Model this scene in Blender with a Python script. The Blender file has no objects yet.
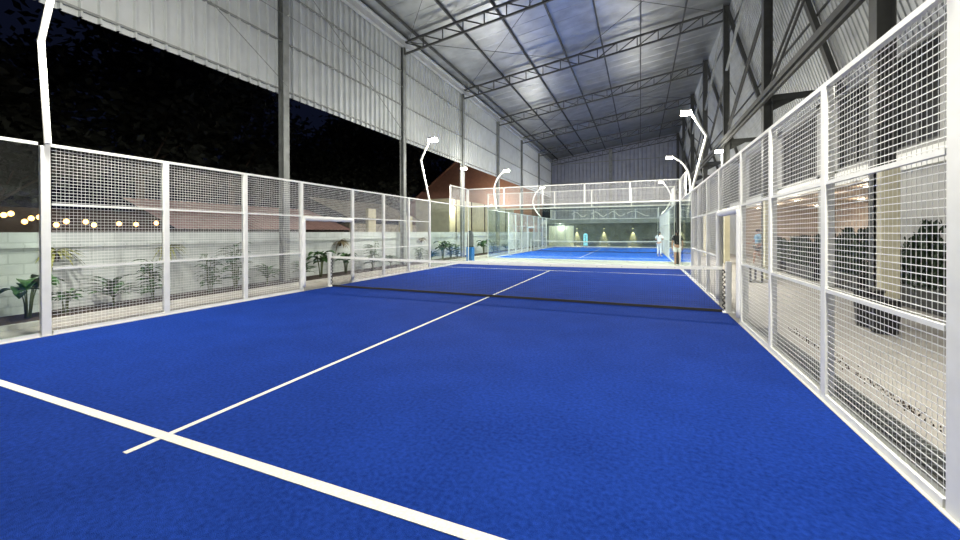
import bpy, math, random
from mathutils import Vector, Matrix
random.seed(7)
S = bpy.context.scene
COL = S.collection

# ------------------------------------------------------------------ camera
f_px, yaw, pit, rol = 390.9, .3964, -.0043, -.0025
sx, sy = -3.56, -36.03
cd = bpy.data.cameras.new('camera'); cam = bpy.data.objects.new('camera', cd); COL.objects.link(cam)
Fv = Vector((-math.sin(yaw)*math.cos(pit), math.cos(yaw)*math.cos(pit), math.sin(pit)))
Rv = Vector((math.cos(yaw), math.sin(yaw), 0)); Uv = Rv.cross(Fv)
R2 = Rv*math.cos(rol)+Uv*math.sin(rol); U2 = -Rv*math.sin(rol)+Uv*math.cos(rol)
m3 = Matrix((R2, U2, -Fv)).transposed()
cam.matrix_world = Matrix.Translation((3.413, -8.935, 1.579)) @ m3.to_4x4()
cd.sensor_fit = 'HORIZONTAL'; cd.sensor_width = 36; cd.lens = 36*f_px/960
cd.shift_x = -sx/960; cd.shift_y = sy/960
cd.clip_start = .05; cd.clip_end = 300
S.camera = cam

# ------------------------------------------------------------------ world, exposure
w = bpy.data.worlds.new('night'); S.world = w; w.use_nodes = True
bg = w.node_tree.nodes['Background']
bg.inputs[0].default_value = (.16, .22, .60, 1); bg.inputs[1].default_value = .020
S.view_settings.view_transform = 'Standard'; S.view_settings.look = 'None'
S.view_settings.gamma = 1; S.view_settings.use_curve_mapping = False
S.view_settings.exposure = 0.0
LAMP_W = 500.0      # downward flood of one court lamp
SPILL_W = 125.0      # light a court lamp throws to the sides and up

# ------------------------------------------------------------------ materials
M = {}
def mat(name, col, rough=.5, metal=0, noise=None, amp=.15, bump=0, bscale=None, spec=.5, obj_coords=True):
    m = bpy.data.materials.new(name); m.use_nodes = True; nt = m.node_tree; b = nt.nodes['Principled BSDF']
    b.inputs['Base Color'].default_value = (*col, 1); b.inputs['Roughness'].default_value = rough
    b.inputs['Metallic'].default_value = metal; b.inputs['Specular IOR Level'].default_value = spec
    tc = nt.nodes.new('ShaderNodeTexCoord')
    if noise:
        n = nt.nodes.new('ShaderNodeTexNoise'); n.inputs['Scale'].default_value = noise; n.inputs['Detail'].default_value = 5
        nt.links.new(tc.outputs['Object'], n.inputs['Vector'])
        r = nt.nodes.new('ShaderNodeValToRGB')
        r.color_ramp.elements[0].position = .3; r.color_ramp.elements[1].position = .7
        r.color_ramp.elements[0].color = (*[c*(1-amp) for c in col], 1)
        r.color_ramp.elements[1].color = (*[min(1, c*(1+amp)) for c in col], 1)
        nt.links.new(n.outputs['Fac'], r.inputs[0]); nt.links.new(r.outputs[0], b.inputs['Base Color'])
    if bump:
        n2 = nt.nodes.new('ShaderNodeTexNoise'); n2.inputs['Scale'].default_value = bscale or 20; n2.inputs['Detail'].default_value = 4
        nt.links.new(tc.outputs['Object'], n2.inputs['Vector'])
        bp = nt.nodes.new('ShaderNodeBump'); bp.inputs['Strength'].default_value = bump; bp.inputs['Distance'].default_value = .02
        nt.links.new(n2.outputs['Fac'], bp.inputs['Height']); nt.links.new(bp.outputs[0], b.inputs['Normal'])
    M[name] = m; return m
def emit(name, col, s):
    m = bpy.data.materials.new(name); m.use_nodes = True; nt = m.node_tree
    nt.nodes.remove(nt.nodes['Principled BSDF']); e = nt.nodes.new('ShaderNodeEmission')
    e.inputs[0].default_value = (*col, 1); e.inputs[1].default_value = s
    nt.links.new(e.outputs[0], nt.nodes['Material Output'].inputs[0]); M[name] = m; return m
def glass(name, tint, refl=.9, haze=0.0):
    m = bpy.data.materials.new(name); m.use_nodes = True; nt = m.node_tree
    nt.nodes.remove(nt.nodes['Principled BSDF'])
    t = nt.nodes.new('ShaderNodeBsdfTransparent'); t.inputs[0].default_value = (*tint, 1)
    g = nt.nodes.new('ShaderNodeBsdfGlossy'); g.inputs['Roughness'].default_value = .02; g.inputs['Color'].default_value = (refl, refl, refl, 1)
    lw = nt.nodes.new('ShaderNodeLayerWeight'); lw.inputs[0].default_value = .5
    pw = nt.nodes.new('ShaderNodeMath'); pw.operation = 'POWER'; pw.inputs[1].default_value = 5
    nt.links.new(lw.outputs['Facing'], pw.inputs[0])
    fr = nt.nodes.new('ShaderNodeMath'); fr.operation = 'MULTIPLY_ADD'; fr.inputs[1].default_value = .9; fr.inputs[2].default_value = .035
    nt.links.new(pw.outputs[0], fr.inputs[0])
    mx = nt.nodes.new('ShaderNodeMixShader')
    nt.links.new(fr.outputs[0], mx.inputs[0]); nt.links.new(t.outputs[0], mx.inputs[1]); nt.links.new(g.outputs[0], mx.inputs[2])
    last = mx
    if haze:
        d = nt.nodes.new('ShaderNodeBsdfDiffuse'); d.inputs[0].default_value = (.75, .85, .8, 1)
        m2 = nt.nodes.new('ShaderNodeMixShader'); m2.inputs[0].default_value = haze
        nt.links.new(mx.outputs[0], m2.inputs[1]); nt.links.new(d.outputs[0], m2.inputs[2]); last = m2
    nt.links.new(last.outputs[0], nt.nodes['Material Output'].inputs[0]); M[name] = m; return m

def turf(name, c1, c2):
    m = bpy.data.materials.new(name); m.use_nodes = True; nt = m.node_tree; b = nt.nodes['Principled BSDF']
    b.inputs['Roughness'].default_value = .85; b.inputs['Specular IOR Level'].default_value = .05
    b.inputs['Sheen Weight'].default_value = 0
    tc = nt.nodes.new('ShaderNodeTexCoord')
    def nz(s, d): 
        n = nt.nodes.new('ShaderNodeTexNoise'); n.inputs['Scale'].default_value = s; n.inputs['Detail'].default_value = d
        nt.links.new(tc.outputs['Object'], n.inputs['Vector']); return n
    a, c, e = nz(1.6, 8), nz(32, 5), nz(220, 2)
    mx = nt.nodes.new('ShaderNodeMath'); mx.operation = 'MULTIPLY_ADD'; mx.inputs[1].default_value = .25
    nt.links.new(a.outputs['Fac'], mx.inputs[0])
    m2 = nt.nodes.new('ShaderNodeMath'); m2.operation = 'MULTIPLY'; m2.inputs[1].default_value = .75
    nt.links.new(c.outputs['Fac'], m2.inputs[0]); nt.links.new(m2.outputs[0], mx.inputs[2])
    r = nt.nodes.new('ShaderNodeValToRGB'); r.color_ramp.elements[0].position = .33; r.color_ramp.elements[1].position = .68
    r.color_ramp.elements[0].color = (*c1, 1); r.color_ramp.elements[1].color = (*c2, 1)
    nt.links.new(mx.outputs[0], r.inputs[0]); nt.links.new(r.outputs[0], b.inputs['Base Color'])
    bp = nt.nodes.new('ShaderNodeBump'); bp.inputs['Strength'].default_value = .6; bp.inputs['Distance'].default_value = .012
    nt.links.new(e.outputs['Fac'], bp.inputs['Height']); nt.links.new(bp.outputs[0], b.inputs['Normal'])
    M[name] = m
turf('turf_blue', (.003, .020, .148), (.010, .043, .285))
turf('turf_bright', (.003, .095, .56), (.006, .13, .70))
mat('line_white', (.62, .62, .56), .8, noise=60, amp=.12, spec=.2)
mat('white_paint', (.78, .79, .75), .4, noise=6, amp=.05)
mat('wire_white', (.88, .89, .86), .45)
mat('padding_white', (.74, .75, .74), .55, bump=.6, bscale=25)
mat('steel_grey', (.24, .255, .245), .5, .2, noise=4, amp=.2)
mat('steel_dark', (.065, .068, .065), .55, .2, noise=4, amp=.2)
mat('cladding', (.62, .65, .65), .42, .35, noise=2.0, amp=.07)
mat('cladding_grey', (.46, .48, .48), .45, .35, noise=2.0, amp=.12)
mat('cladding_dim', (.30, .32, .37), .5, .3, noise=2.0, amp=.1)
mat('foil', (.38, .40, .405), .42, .93, noise=1.3, amp=.18, bump=.35, bscale=3.0)
mat('concrete', (.42, .41, .37), .8, noise=5, amp=.12, bump=.2, bscale=40)
mat('kerb', (.46, .455, .42), .8, noise=8, amp=.1)
mat('paving', (.37, .35, .315), .7, noise=3, amp=.1)
mat('night_ground', (.02, .02, .018), .9)
mat('soil', (.045, .03, .02), .95, noise=25, amp=.5, bump=1, bscale=30)
mat('leaf', (.032, .10, .022), .45, noise=7, amp=.45)
mat('leaf_yellow', (.22, .24, .05), .5, noise=9, amp=.4)
mat('leaf_brown', (.16, .13, .06), .6, noise=9, amp=.4)
mat('stem', (.10, .13, .05), .6)
mat('tree_leaf', (.010, .013, .008), .9)
mat('bark', (.05, .035, .025), .9, noise=20, amp=.3)
mat('pink_roof', (.55, .36, .33), .7, noise=3, amp=.15)
mat('dark_wood', (.05, .035, .03), .8, noise=5, amp=.3)
mat('cream', (.70, .66, .48), .75, noise=3, amp=.1)
mat('rubble', (.30, .27, .22), .9, noise=4, amp=.5)
mat('grey_plaster', (.42, .42, .40), .8, noise=2, amp=.1)
mat('warm_plaster', (.50, .42, .35), .8, noise=2, amp=.12)
mat('dark_glass', (.012, .013, .014), .6, spec=.15)
mat('black_plastic', (.014, .014, .015), .45)
mat('black_rope', (.015, .015, .016), .8)
mat('net_black', (.02, .025, .05), .8)
mat('hedge', (.022, .045, .018), .7, noise=12, amp=.5)
mat('blue_plastic', (.03, .22, .62), .45)
mat('grey_fabric', (.16, .17, .18), .8)
mat('skin', (.48, .28, .19), .55)
mat('hair', (.012, .010, .009), .6)
mat('cloth_blue', (.20, .42, .62), .85)
mat('cloth_white', (.75, .74, .72), .85)
mat('cloth_black', (.015, .015, .017), .85)
mat('cloth_dark', (.06, .06, .07), .85)
mat('wall_dark', (.085, .09, .085), .75, noise=1.2, amp=.5)
mat('door_cream', (.70, .68, .56), .4)
mat('metal_plain', (.55, .56, .56), .35, .8)
emit('lamp_glow', (1, .93, .74), 60)
emit('bulb_glow', (1, .50, .14), 8)
emit('downlight', (1, .87, .66), 9)
emit('sconce_glow', (1, .80, .45), 7)
emit('sign_glow', (.35, .80, 1.0), 1.6)
glass('glass_pane', (.94, .985, .965))
glass('glass_far', (.95, .985, .97), haze=.02)

# white painted block wall and brick wall: the courses are in the material
def bricks(name, c1, c2, mortar, sc, w_, h_, rough=.8, ms=.012, axis='YZ', bump=.6):
    m = bpy.data.materials.new(name); m.use_nodes = True; nt = m.node_tree; b = nt.nodes['Principled BSDF']
    b.inputs['Roughness'].default_value = rough
    tc = nt.nodes.new('ShaderNodeTexCoord'); sp = nt.nodes.new('ShaderNodeSeparateXYZ'); cb = nt.nodes.new('ShaderNodeCombineXYZ')
    nt.links.new(tc.outputs['Object'], sp.inputs[0])
    nt.links.new(sp.outputs[axis[0]], cb.inputs[0]); nt.links.new(sp.outputs[axis[1]], cb.inputs[1])
    br = nt.nodes.new('ShaderNodeTexBrick'); br.inputs['Scale'].default_value = sc
    br.inputs['Color1'].default_value = (*c1, 1); br.inputs['Color2'].default_value = (*c2, 1); br.inputs['Mortar'].default_value = (*mortar, 1)
    br.inputs['Brick Width'].default_value = w_; br.inputs['Row Height'].default_value = h_; br.inputs['Mortar Size'].default_value = ms
    nt.links.new(cb.outputs[0], br.inputs['Vector'])
    n = nt.nodes.new('ShaderNodeTexNoise'); n.inputs['Scale'].default_value = 2.5; n.inputs['Detail'].default_value = 6
    nt.links.new(tc.outputs['Object'], n.inputs['Vector'])
    r = nt.nodes.new('ShaderNodeMapRange'); r.inputs[3].default_value = .7; r.inputs[4].default_value = 1.15
    nt.links.new(n.outputs['Fac'], r.inputs[0])
    mx = nt.nodes.new('ShaderNodeVectorMath'); mx.operation = 'SCALE'
    nt.links.new(br.outputs['Color'], mx.inputs[0]); nt.links.new(r.outputs[0], mx.inputs['Scale'])
    nt.links.new(mx.outputs[0], b.inputs['Base Color'])
    bp = nt.nodes.new('ShaderNodeBump'); bp.inputs['Strength'].default_value = bump; bp.inputs['Distance'].default_value = .01; bp.invert = True
    nt.links.new(br.outputs['Fac'], bp.inputs['Height']); nt.links.new(bp.outputs[0], b.inputs['Normal'])
    M[name] = m
bricks('painted_block', (.58, .63, .61), (.55, .60, .58), (.47, .52, .50), 1, .40, .20)
bricks('red_brick', (.58, .25, .17), (.50, .22, .15), (.50, .38, .30), 1, .24, .08, axis='XZ')

# ------------------------------------------------------------------ mesh helpers
class MB:
    def __init__(s): s.v = []; s.f = []
    def hexa(s, p):
        n = len(s.v); s.v += [tuple(q) for q in p]
        s.f += [tuple(n+i for i in q) for q in ((0,3,2,1),(4,5,6,7),(0,1,5,4),(1,2,6,5),(2,3,7,6),(3,0,4,7))]; return s
    def box(s, x0, x1, y0, y1, z0, z1):
        if x0 > x1: x0, x1 = x1, x0
        if y0 > y1: y0, y1 = y1, y0
        if z0 > z1: z0, z1 = z1, z0
        return s.hexa([(x0,y0,z0),(x1,y0,z0),(x1,y1,z0),(x0,y1,z0),(x0,y0,z1),(x1,y0,z1),(x1,y1,z1),(x0,y1,z1)])
    def bar(s, p, q, w, h=None, up=(0,0,1)):
        h = h or w; p = Vector(p); q = Vector(q); d = (q-p).normalized(); u = Vector(up)
        if abs(d.dot(u)) > .95: u = Vector((0,1,0))
        a = d.cross(u).normalized()*w/2; b = a.cross(d).normalized()*h/2
        return s.hexa([p-a-b, p+a-b, p+a+b, p-a+b, q-a-b, q+a-b, q+a+b, q-a+b])
    def tube(s, pts, r, n=10, cap=True):
        pts = [Vector(p) for p in pts]; rs = r if isinstance(r, (list, tuple)) else [r]*len(pts); base = len(s.v)
        ref = None
        for i, p in enumerate(pts):
            d = (pts[min(i+1, len(pts)-1)]-pts[max(i-1, 0)]).normalized()
            if ref is None: ref = Vector((0,0,1)) if abs(d.z) < .9 else Vector((1,0,0))
            a = d.cross(ref).normalized(); b = a.cross(d).normalized(); ref = b
            for k in range(n):
                t = 2*math.pi*k/n; s.v.append(tuple(p+(a*math.cos(t)+b*math.sin(t))*rs[i]))
        for i in range(len(pts)-1):
            for k in range(n):
                a0 = base+i*n+k; a1 = base+i*n+(k+1) % n; s.f.append((a0, a1, a1+n, a0+n))
        if cap:
            s.f.append(tuple(base+k for k in range(n))[::-1]); e = base+(len(pts)-1)*n; s.f.append(tuple(e+k for k in range(n)))
        return s
    def lathe(s, prof, c=(0,0,0), n=20):
        base = len(s.v)
        for r, z in prof:
            for k in range(n):
                t = 2*math.pi*k/n; s.v.append((c[0]+r*math.cos(t), c[1]+r*math.sin(t), c[2]+z))
        for i in range(len(prof)-1):
            for k in range(n):
                a0 = base+i*n+k; a1 = base+i*n+(k+1) % n; s.f.append((a0, a1, a1+n, a0+n))
        s.f.append(tuple(base+k for k in range(n))[::-1]); e = base+(len(prof)-1)*n; s.f.append(tuple(e+k for k in range(n)))
        return s
    def quad(s, a, b, c, d):
        n = len(s.v); s.v += [tuple(a), tuple(b), tuple(c), tuple(d)]; s.f.append((n, n+1, n+2, n+3)); return s
ORI = {}
def obj(name, mb, m, parent=None, smooth=False, bevel=0, origin=None, kind=None):
    o0 = Vector(ORI[parent.name]) if parent else Vector(origin or (0,0,0))
    me = bpy.data.meshes.new(name)
    me.from_pydata([tuple(Vector(v)-o0) for v in mb.v], [], mb.f); me.update()
    o = bpy.data.objects.new(name, me); COL.objects.link(o)
    me.materials.append(M[m] if isinstance(m, str) else m)
    if parent: o.parent = parent
    else: o.location = o0
    ORI[o.name] = tuple(o0)
    if smooth: me.shade_smooth()
    if bevel:
        bv = o.modifiers.new('bevel', 'BEVEL'); bv.width = bevel; bv.segments = 2; bv.limit_method = 'ANGLE'
    if kind: o['kind'] = kind
    return o
def tag(o, label, cat, group=None, kind=None):
    o['label'] = label; o['category'] = cat
    if group: o['group'] = group
    if kind: o['kind'] = kind
    return o
def thing(name, loc, label, cat, group=None):
    o = bpy.data.objects.new(name, None); COL.objects.link(o); o.location = loc; o.empty_display_size = .2
    ORI[o.name] = tuple(loc); return tag(o, label, cat, group)
def struct(name, mb, m, **k):
    return obj(name, mb, m, kind='structure', **k)
ORD = ['first', 'second', 'third', 'fourth', 'fifth', 'sixth', 'seventh', 'eighth', 'ninth', 'tenth']

# corrugated sheet: rectangle spanned by 'along' (the ribs repeat along it) and 'up' (ribs run along it)
def corrugated(o, along, L, up, H, n, pitch=.40, depth=.04, ribw=.07):
    mb = MB(); o = Vector(o); along = Vector(along).normalized(); up = Vector(up).normalized(); n = Vector(n).normalized()
    prof = []; t = 0
    while t < L:
        prof += [(t, 0), (min(L, t+pitch-ribw), 0), (min(L, t+pitch-ribw*.75), depth), (min(L, t+pitch-ribw*.25), depth)]; t += pitch
    prof.append((L, 0))
    th = .006
    for side in (0, 1):
        b = len(mb.v)
        for a, d in prof:
            p = o+along*a+n*(d-th*side); mb.v.append(tuple(p)); mb.v.append(tuple(p+up*H))
        for i in range(len(prof)-1):
            q = (b+2*i, b+2*i+2, b+2*i+3, b+2*i+1); mb.f.append(q if side == 0 else q[::-1])
    return mb

# ------------------------------------------------------------------ building dimensions
XL, XR = -7.0, 7.35
BAY = 6.75; Y0 = .17; YB = 40.72; YF = Y0-2*BAY
COLY = [Y0+BAY*k for k in range(-2, 7)]
def roofz(x): return 10.78+(x-XL)*.139

# ground, floors
struct('floor', MB().box(XL-.6, 15, YF, YB+1, -.12, -.012), 'paving')
tag(obj('ground', MB().quad((-90,-40,-.14),(60,-40,-.14),(60,110,-.14),(-90,110,-.14)), 'night_ground'), 'dark ground stretching away outside the hall', 'ground')['kind'] = 'structure'

# ---------------- left wall: cladding hung above an open strip
for i, (a, b) in enumerate([(YF, Y0), (Y0, YB)]): pass
struct('wall_left', corrugated((XL-.13, YF, 5.98), (0,1,0), YB-YF, (0,0,1), roofz(XL)-5.98-.05, (1,0,0), pitch=.31, depth=.09, ribw=.06), 'cladding')
for i, z in enumerate((6.12, 7.65, 9.27)):
    struct('trim_%d' % (i+1), MB().box(XL-.09, XL-.03, YF, YB, z-.022, z+.022), 'steel_grey')
struct('trim_4', MB().box(XL-.02, XL+.16, YF, YB, roofz(XL)-.42, roofz(XL)-.16).box(XL-.1, XL+.3, YF, YB, roofz(XL)-.16, roofz(XL)-.11), 'cladding_grey')
# ---------------- right: steep sloping cladding outside the columns
slope = Vector((9.45-7.5, 0, 6.0-12.75)); nrm = Vector((-slope.z, 0, slope.x)).normalized()*-1
struct('wall_right', corrugated((7.52, YF, 12.8), (0,1,0), YB-YF, slope, slope.length, nrm, pitch=.21, depth=.03, ribw=.05), 'cladding_grey')
for i, t in enumerate((.12, .37, .62, .87)):
    if i % 2: continue
    p = Vector((7.5, 0, 12.75))+slope*t+nrm*.03
    struct('trim_%d' % (5+i), MB().bar((p.x, YF, p.z), (p.x, YB, p.z), .06, .05), 'steel_dark')
# ---------------- back wall
mb = corrugated((XL-.1, YB, 0), (1,0,0), XR-XL+2.3, (0,0,1), 12.9, (0,-1,0), pitch=.45, depth=.09, ribw=.12)
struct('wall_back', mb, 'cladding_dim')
for i, z in enumerate((5.2, 7.6, 10.1)):
    struct('trim_%d' % (9+i), MB().box(XL, XR, YB-.10, YB-.04, z-.05, z+.05), 'steel_grey')
struct('trim_11', MB().box(-.1+.08, .25+.08, YB-.30, YB-.08, 0, roofz(.2)-.3), 'steel_grey')
# ---------------- roof
mb = MB(); n = 24
zt = .10
corr = corrugated((XL-.3, YF, roofz(XL-.3)), (0,1,0), YB-YF+.1, (1,0,.139), (XR-XL+.5)*1.0096, (-.139,0,1), pitch=.9, depth=-.012, ribw=.05)
struct('ceiling', corr, 'foil')
PX = [-6.2, -4.27, -2.38, -.45, 1.5, 3.45, 5.45]
for i, x in enumerate(PX):
    struct('trim_%d' % (12+i), MB().bar((x, YF, roofz(x)-.10), (x, YB, roofz(x)-.10), .055, .13), 'steel_dark')

# columns and trusses
for k, y in enumerate(COLY):
    if k >= 1:
        n_ = k-1
        c = thing('steel_column', (XL, y, 0), 'grey steel column of the open left side, %s counted from the camera' % ORD[n_], 'column', 'grey columns along the open side')
        obj('flange', MB().box(XL+.08, XL+.10, y-.11, y+.11, 0, roofz(XL)-.4).box(XL-.12, XL-.10, y-.11, y+.11, 0, roofz(XL)-.4), 'steel_grey', c)
        obj('web', MB().box(XL-.10, XL+.08, y-.012, y+.012, 0, roofz(XL)-.4), 'steel_grey', c)
        obj('base_plate', MB().box(XL-.17, XL+.17, y-.17, y+.17, -.01, .02), 'steel_grey', c)
        c = thing('steel_column', (XR, y, 0), 'dark steel column of the right side under the sloping cladding, %s counted from the camera' % ORD[n_], 'column', 'dark columns along the right side')
        obj('flange', MB().box(XR-.14, XR-.12, y-.13, y+.13, 0, 12.75).box(XR+.10, XR+.12, y-.13, y+.13, 0, 12.75), 'steel_dark', c)
        obj('web', MB().box(XR-.12, XR+.10, y-.015, y+.015, 0, 12.75), 'steel_dark', c)
        lt = obj('casing', MB().box(XR-.14, XR+.10, y-.30, y+.0, 0, 2.7), 'cream', c, bevel=.01); lt['label'] = 'cream boxed lower casing'
        obj('bracket', MB().box(XR+.12, 9.36, y-.07, y+.07, 5.93, 6.12).hexa([(XR+.12,y-.05,5.6),(XR+.12,y+.05,5.6),(XR+.12,y+.05,5.93),(XR+.12,y-.05,5.93),(8.1,y-.05,5.9),(8.1,y+.05,5.9),(8.1,y+.05,5.93),(8.1,y-.05,5.93)]), 'steel_dark', c)
        p = Vector((7.5, y, 12.7))-nrm*-.0+nrm*.16; q = p+slope*.985
        obj('rafter', MB().bar(p, q, .14, .20, up=(0,1,0)), 'steel_dark', c)
    if k == 0: continue
    t = thing('roof_truss', (XL, y, roofz(XL)), 'dark lattice roof truss, %s counted from the camera' % ORD[k-1], 'truss', 'lattice trusses under the roof')
    a, b = XL+.1, XR; D = .55
    obj('top_chord', MB().bar((a, y, roofz(a)-.20), (b, y, roofz(b)-.20), .09, .09), 'steel_dark', t)
    obj('bottom_chord', MB().bar((a, y, roofz(a)-.20-D), (b, y, roofz(b)-.20-D), .08, .08), 'steel_dark', t)
    N = 14; web = MB()
    for i in range(N+1):
        x = a+(b-a)*i/N
        web.bar((x, y, roofz(x)-.2), (x, y, roofz(x)-.2-D), .045)
        if i < N:
            x2 = a+(b-a)*(i+1)/N
            lo, hi = (x2, x) if x < 1 else (x, x2)
            web.bar((hi, y, roofz(hi)-.2), (lo, y, roofz(lo)-.2-D), .045)
    obj('lattice', web, 'steel_dark', t)
# girder along the right columns
g = thing('side_girder', (XR, Y0, 5.9), 'long dark double girder running along the right columns', 'beam')
obj('rail', MB().box(XR-.26, XR-.15, YF, YB, 5.95, 6.12), 'steel_dark', g)
obj('rail', MB().box(XR-.24, XR-.15, YF, YB, 5.78, 5.87), 'steel_dark', g)
# diagonal braces in the plane of the right columns
br = thing('wall_brace', (XR, Y0, 6), 'diagonal steel braces crossing between the right columns', 'brace')
for k in range(1, 7):
    ya, yb = COLY[k]+.15, COLY[k+1]-.15
    obj('strut', MB().bar((XR-.02, yb, 9.5), (XR-.02, ya, 12.4), .10), 'steel_grey', br)
    obj('strut', MB().bar((XR-.02, yb, 6.2), (XR-.02, ya, 9.1), .06), 'steel_dark', br)
    obj('strut', MB().bar((XR+.06, yb, 6.8), (XR+.06, ya, 9.6), .06), 'steel_dark', br)
    p = Vector((7.5, 0, 12.7))+slope*.5+nrm*.1
    obj('tie', MB().bar((XR, ya-.1, 9.35), (p.x, (ya+yb)/2, p.z), .04), 'steel_dark', br)
for k, (i, j) in enumerate(((1, 2), (2, 3), (4, 5))):
    ya, yb = COLY[i+1], COLY[j+1]; mb = MB()
    for (xa, xb) in ((-7+.3, -.45), (.0, 7.0)):
        mb.bar((xa, ya, roofz(xa)-.25), (xb, yb, roofz(xb)-.25), .018).bar((xb, ya, roofz(xb)-.27), (xa, yb, roofz(xa)-.27), .018)
    tag(obj('bracing_rod', mb, 'steel_dark', origin=(0, ya, 11)), 'thin crossed rods under the roof in the %s bay beyond the first truss' % ORD[k if k < 2 else 3], 'bracing', 'roof bracing rods')
mb = MB()
for (i, j) in ((0, 1), (1, 2)):
    ya, yb = COLY[i+2], COLY[j+2]
    mb.bar((XL+.15, ya-BAY, 10.1), (XL+.15, yb-BAY, 6.2), .016)
    mb.bar((XL+.15, ya-BAY, 8.45), (XL+.15, yb-BAY, 8.4), .016)
tag(obj('bracing_rod', mb, 'steel_grey', origin=(XL, 0, 8)), 'thin diagonal rods against the left cladding', 'bracing')

# ------------------------------------------------------------------ courts
def court(name, yc, mt, label, lines, zt):
    c = thing(name, (0, yc, 0), label, 'padel court')
    obj('turf', MB().box(-4.97, 4.97, yc-10, yc+10, -.01, 0.0), mt, c)
    z = .004
    obj('service_line', MB().box(-4.95, 4.95, yc-7.07-.025-.02, yc-7.07+.025+.02-.01, .0, z), 'line_white', c)
    obj('service_line', MB().box(-4.95, 4.95, yc+7.04-.025, yc+7.04+.025, .0, z), 'line_white', c)
    obj('centre_line', MB().box(-.025, .025, yc-7.33, yc-7.09, .0, z-.001).box(-.025, .025, yc-7.05, yc+7.015, .0, z-.001), 'line_white', c)
    return c
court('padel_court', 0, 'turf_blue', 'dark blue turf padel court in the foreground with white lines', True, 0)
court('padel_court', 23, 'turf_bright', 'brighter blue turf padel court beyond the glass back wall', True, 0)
struct('trim_20', MB().box(-5.35, -4.97, -10.3, 10.3, -.012, .006), 'kerb')
struct('trim_21', MB().box(4.97, 5.16, -10.3, 10.3, -.012, .006), 'kerb')
struct('trim_22', MB().box(-5.3, 5.3, 10.0, 13.0, -.012, -.002), 'kerb')

# court lines sit under the fence frames
H = 2.92
def grid_x(mb, X, y0, y1, z0, z1, p=.05, r=.0056, vo=.005):
    ny = max(1, round((y1-y0)/p)); nz = max(1, round((z1-z0)/p))
    for i in range(1, ny):
        y = y0+(y1-y0)*i/ny; mb.box(X+vo-r/2*.42, X+vo+r/2*.42, y-r/2*.42, y+r/2*.42, z0, z1)
    for i in range(1, nz):
        z = z0+(z1-z0)*i/nz; mb.box(X-r/2, X+r/2, y0, y1, z-r/2, z+r/2)
    return mb
def grid_y(mb, Y, x0, x1, z0, z1, p=.05, r=.0042):
    nx = max(1, round((x1-x0)/p)); nz = max(1, round((z1-z0)/p))
    for i in range(1, nx):
        x = x0+(x1-x0)*i/nx; mb.box(x-r/2*.8, x+r/2*.8, Y+.004-r*.4, Y+.004+r*.4, z0, z1)
    for i in range(1, nz):
        z = z0+(z1-z0)*i/nz; mb.box(x0, x1, Y-r/2, Y+r/2, z-r/2, z+r/2)
    return mb
PY = [-5.95, -4.29, -2.65, -1.02, 1.02, 2.65, 4.29, 5.95]
def side_fence(X, yc, label, near, padded, r=.0056):
    s = 1 if X > 0 else -1          # outwards
    t = thing('mesh_fence', (X, yc, 0), label, 'fence', 'white wire mesh side fences')
    for i, dy in enumerate(PY):
        y = yc+dy; w = .055 if i in (0, 7) else .05
        obj('post', MB().box(X-.005*s, X+.07*s, y-w-(.02 if X > 0 and i == 0 else 0), y+w, 0, H), 'white_paint', t, bevel=.006)
    obj('top_rail', MB().box(X, X+.05*s, yc-5.95, yc+5.95, H, H+.045), 'white_paint', t)
    for i in range(7):
        a, b = yc+PY[i]+(.075 if i == 0 else .05), yc+PY[i+1]-(.075 if i == 6 else .05)
        fr = X+.02*s
        if i == 3:
            obj('wire_mesh', grid_x(MB(), fr, a, b, 2.0, H, r=r), 'wire_white', t)
            hd = obj('door_header', MB().tube([(X+.02*s, a+(b-a)*q/12, 1.97+.006*math.sin(q*2.3)) for q in range(13)], .07, 12), 'padding_white', t, smooth=True)
            hd['label'] = 'white padded roll over the entrance gap'
            for yy in (a, b):
                pd = obj('door_padding', MB().tube([(X-.01*s, yy+.004*math.sin(q), .10+q*.155) for q in range(13)], .048, 12), 'padding_white', t, smooth=True)
            continue
        obj('wire_mesh', grid_x(MB(), fr, a, b, .06, H, r=r), 'wire_white', t)
        for z in (1.03, 2.03): obj('middle_rail', MB().box(X, X+.035*s, a, b, z-.017, z+.017), 'white_paint', t)
        obj('bottom_rail', MB().box(X-.005*s, X+.055*s, a, b, 0, .06), 'white_paint', t)
    return t
side_fence(-5.0, 0, 'long white wire mesh fence along the left of the near court', True, True)
side_fence(5.0, 0, 'tall white wire mesh fence close by on the right of the near court', True, True)
side_fence(-5.0, 23, 'white wire mesh fence on the left of the far court', False, False)
side_fence(5.0, 23, 'white wire mesh fence on the right of the far court', False, False)

def side_glass(X, ya, yb, up0, label, gl='glass_pane'):
    """glass side panes from ya to yb; up0 = (y0,y1) stretch that carries the upper mesh"""
    s = 1 if X > 0 else -1
    t = thing('glass_side_wall', (X, (ya+yb)/2, 0), label, 'glass wall', 'side glass walls of the courts')
    n = 2; d = (yb-ya)/n
    for i in range(n):
        obj('glass_pane', MB().box(X+.01*s, X+.022*s, ya+d*i+.005, ya+d*(i+1)-.005, .06, H), gl, t)
    obj('bottom_rail', MB().box(X-.005*s, X+.07*s, ya, yb, 0, .06), 'white_paint', t)
    obj('top_rail', MB().box(X, X+.05*s, ya, yb, H, H+.045), 'white_paint', t)
    if up0:
        a, b = up0
        obj('wire_mesh', grid_x(MB(), X+.02*s, a, b, H+.05, H+.92), 'wire_white', t)
        obj('upper_frame', MB().box(X, X+.05*s, a, b, H+.91, H+.95).box(X, X+.05*s, a-.03, a+.03, H+.045, H+.95).box(X, X+.05*s, b-.03, b+.03, H+.045, H+.95), 'white_paint', t)
    return t
side_glass(-5, 6.03, 9.96, (8.0, 9.92), 'glass side wall at the far left corner of the near court')
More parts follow.
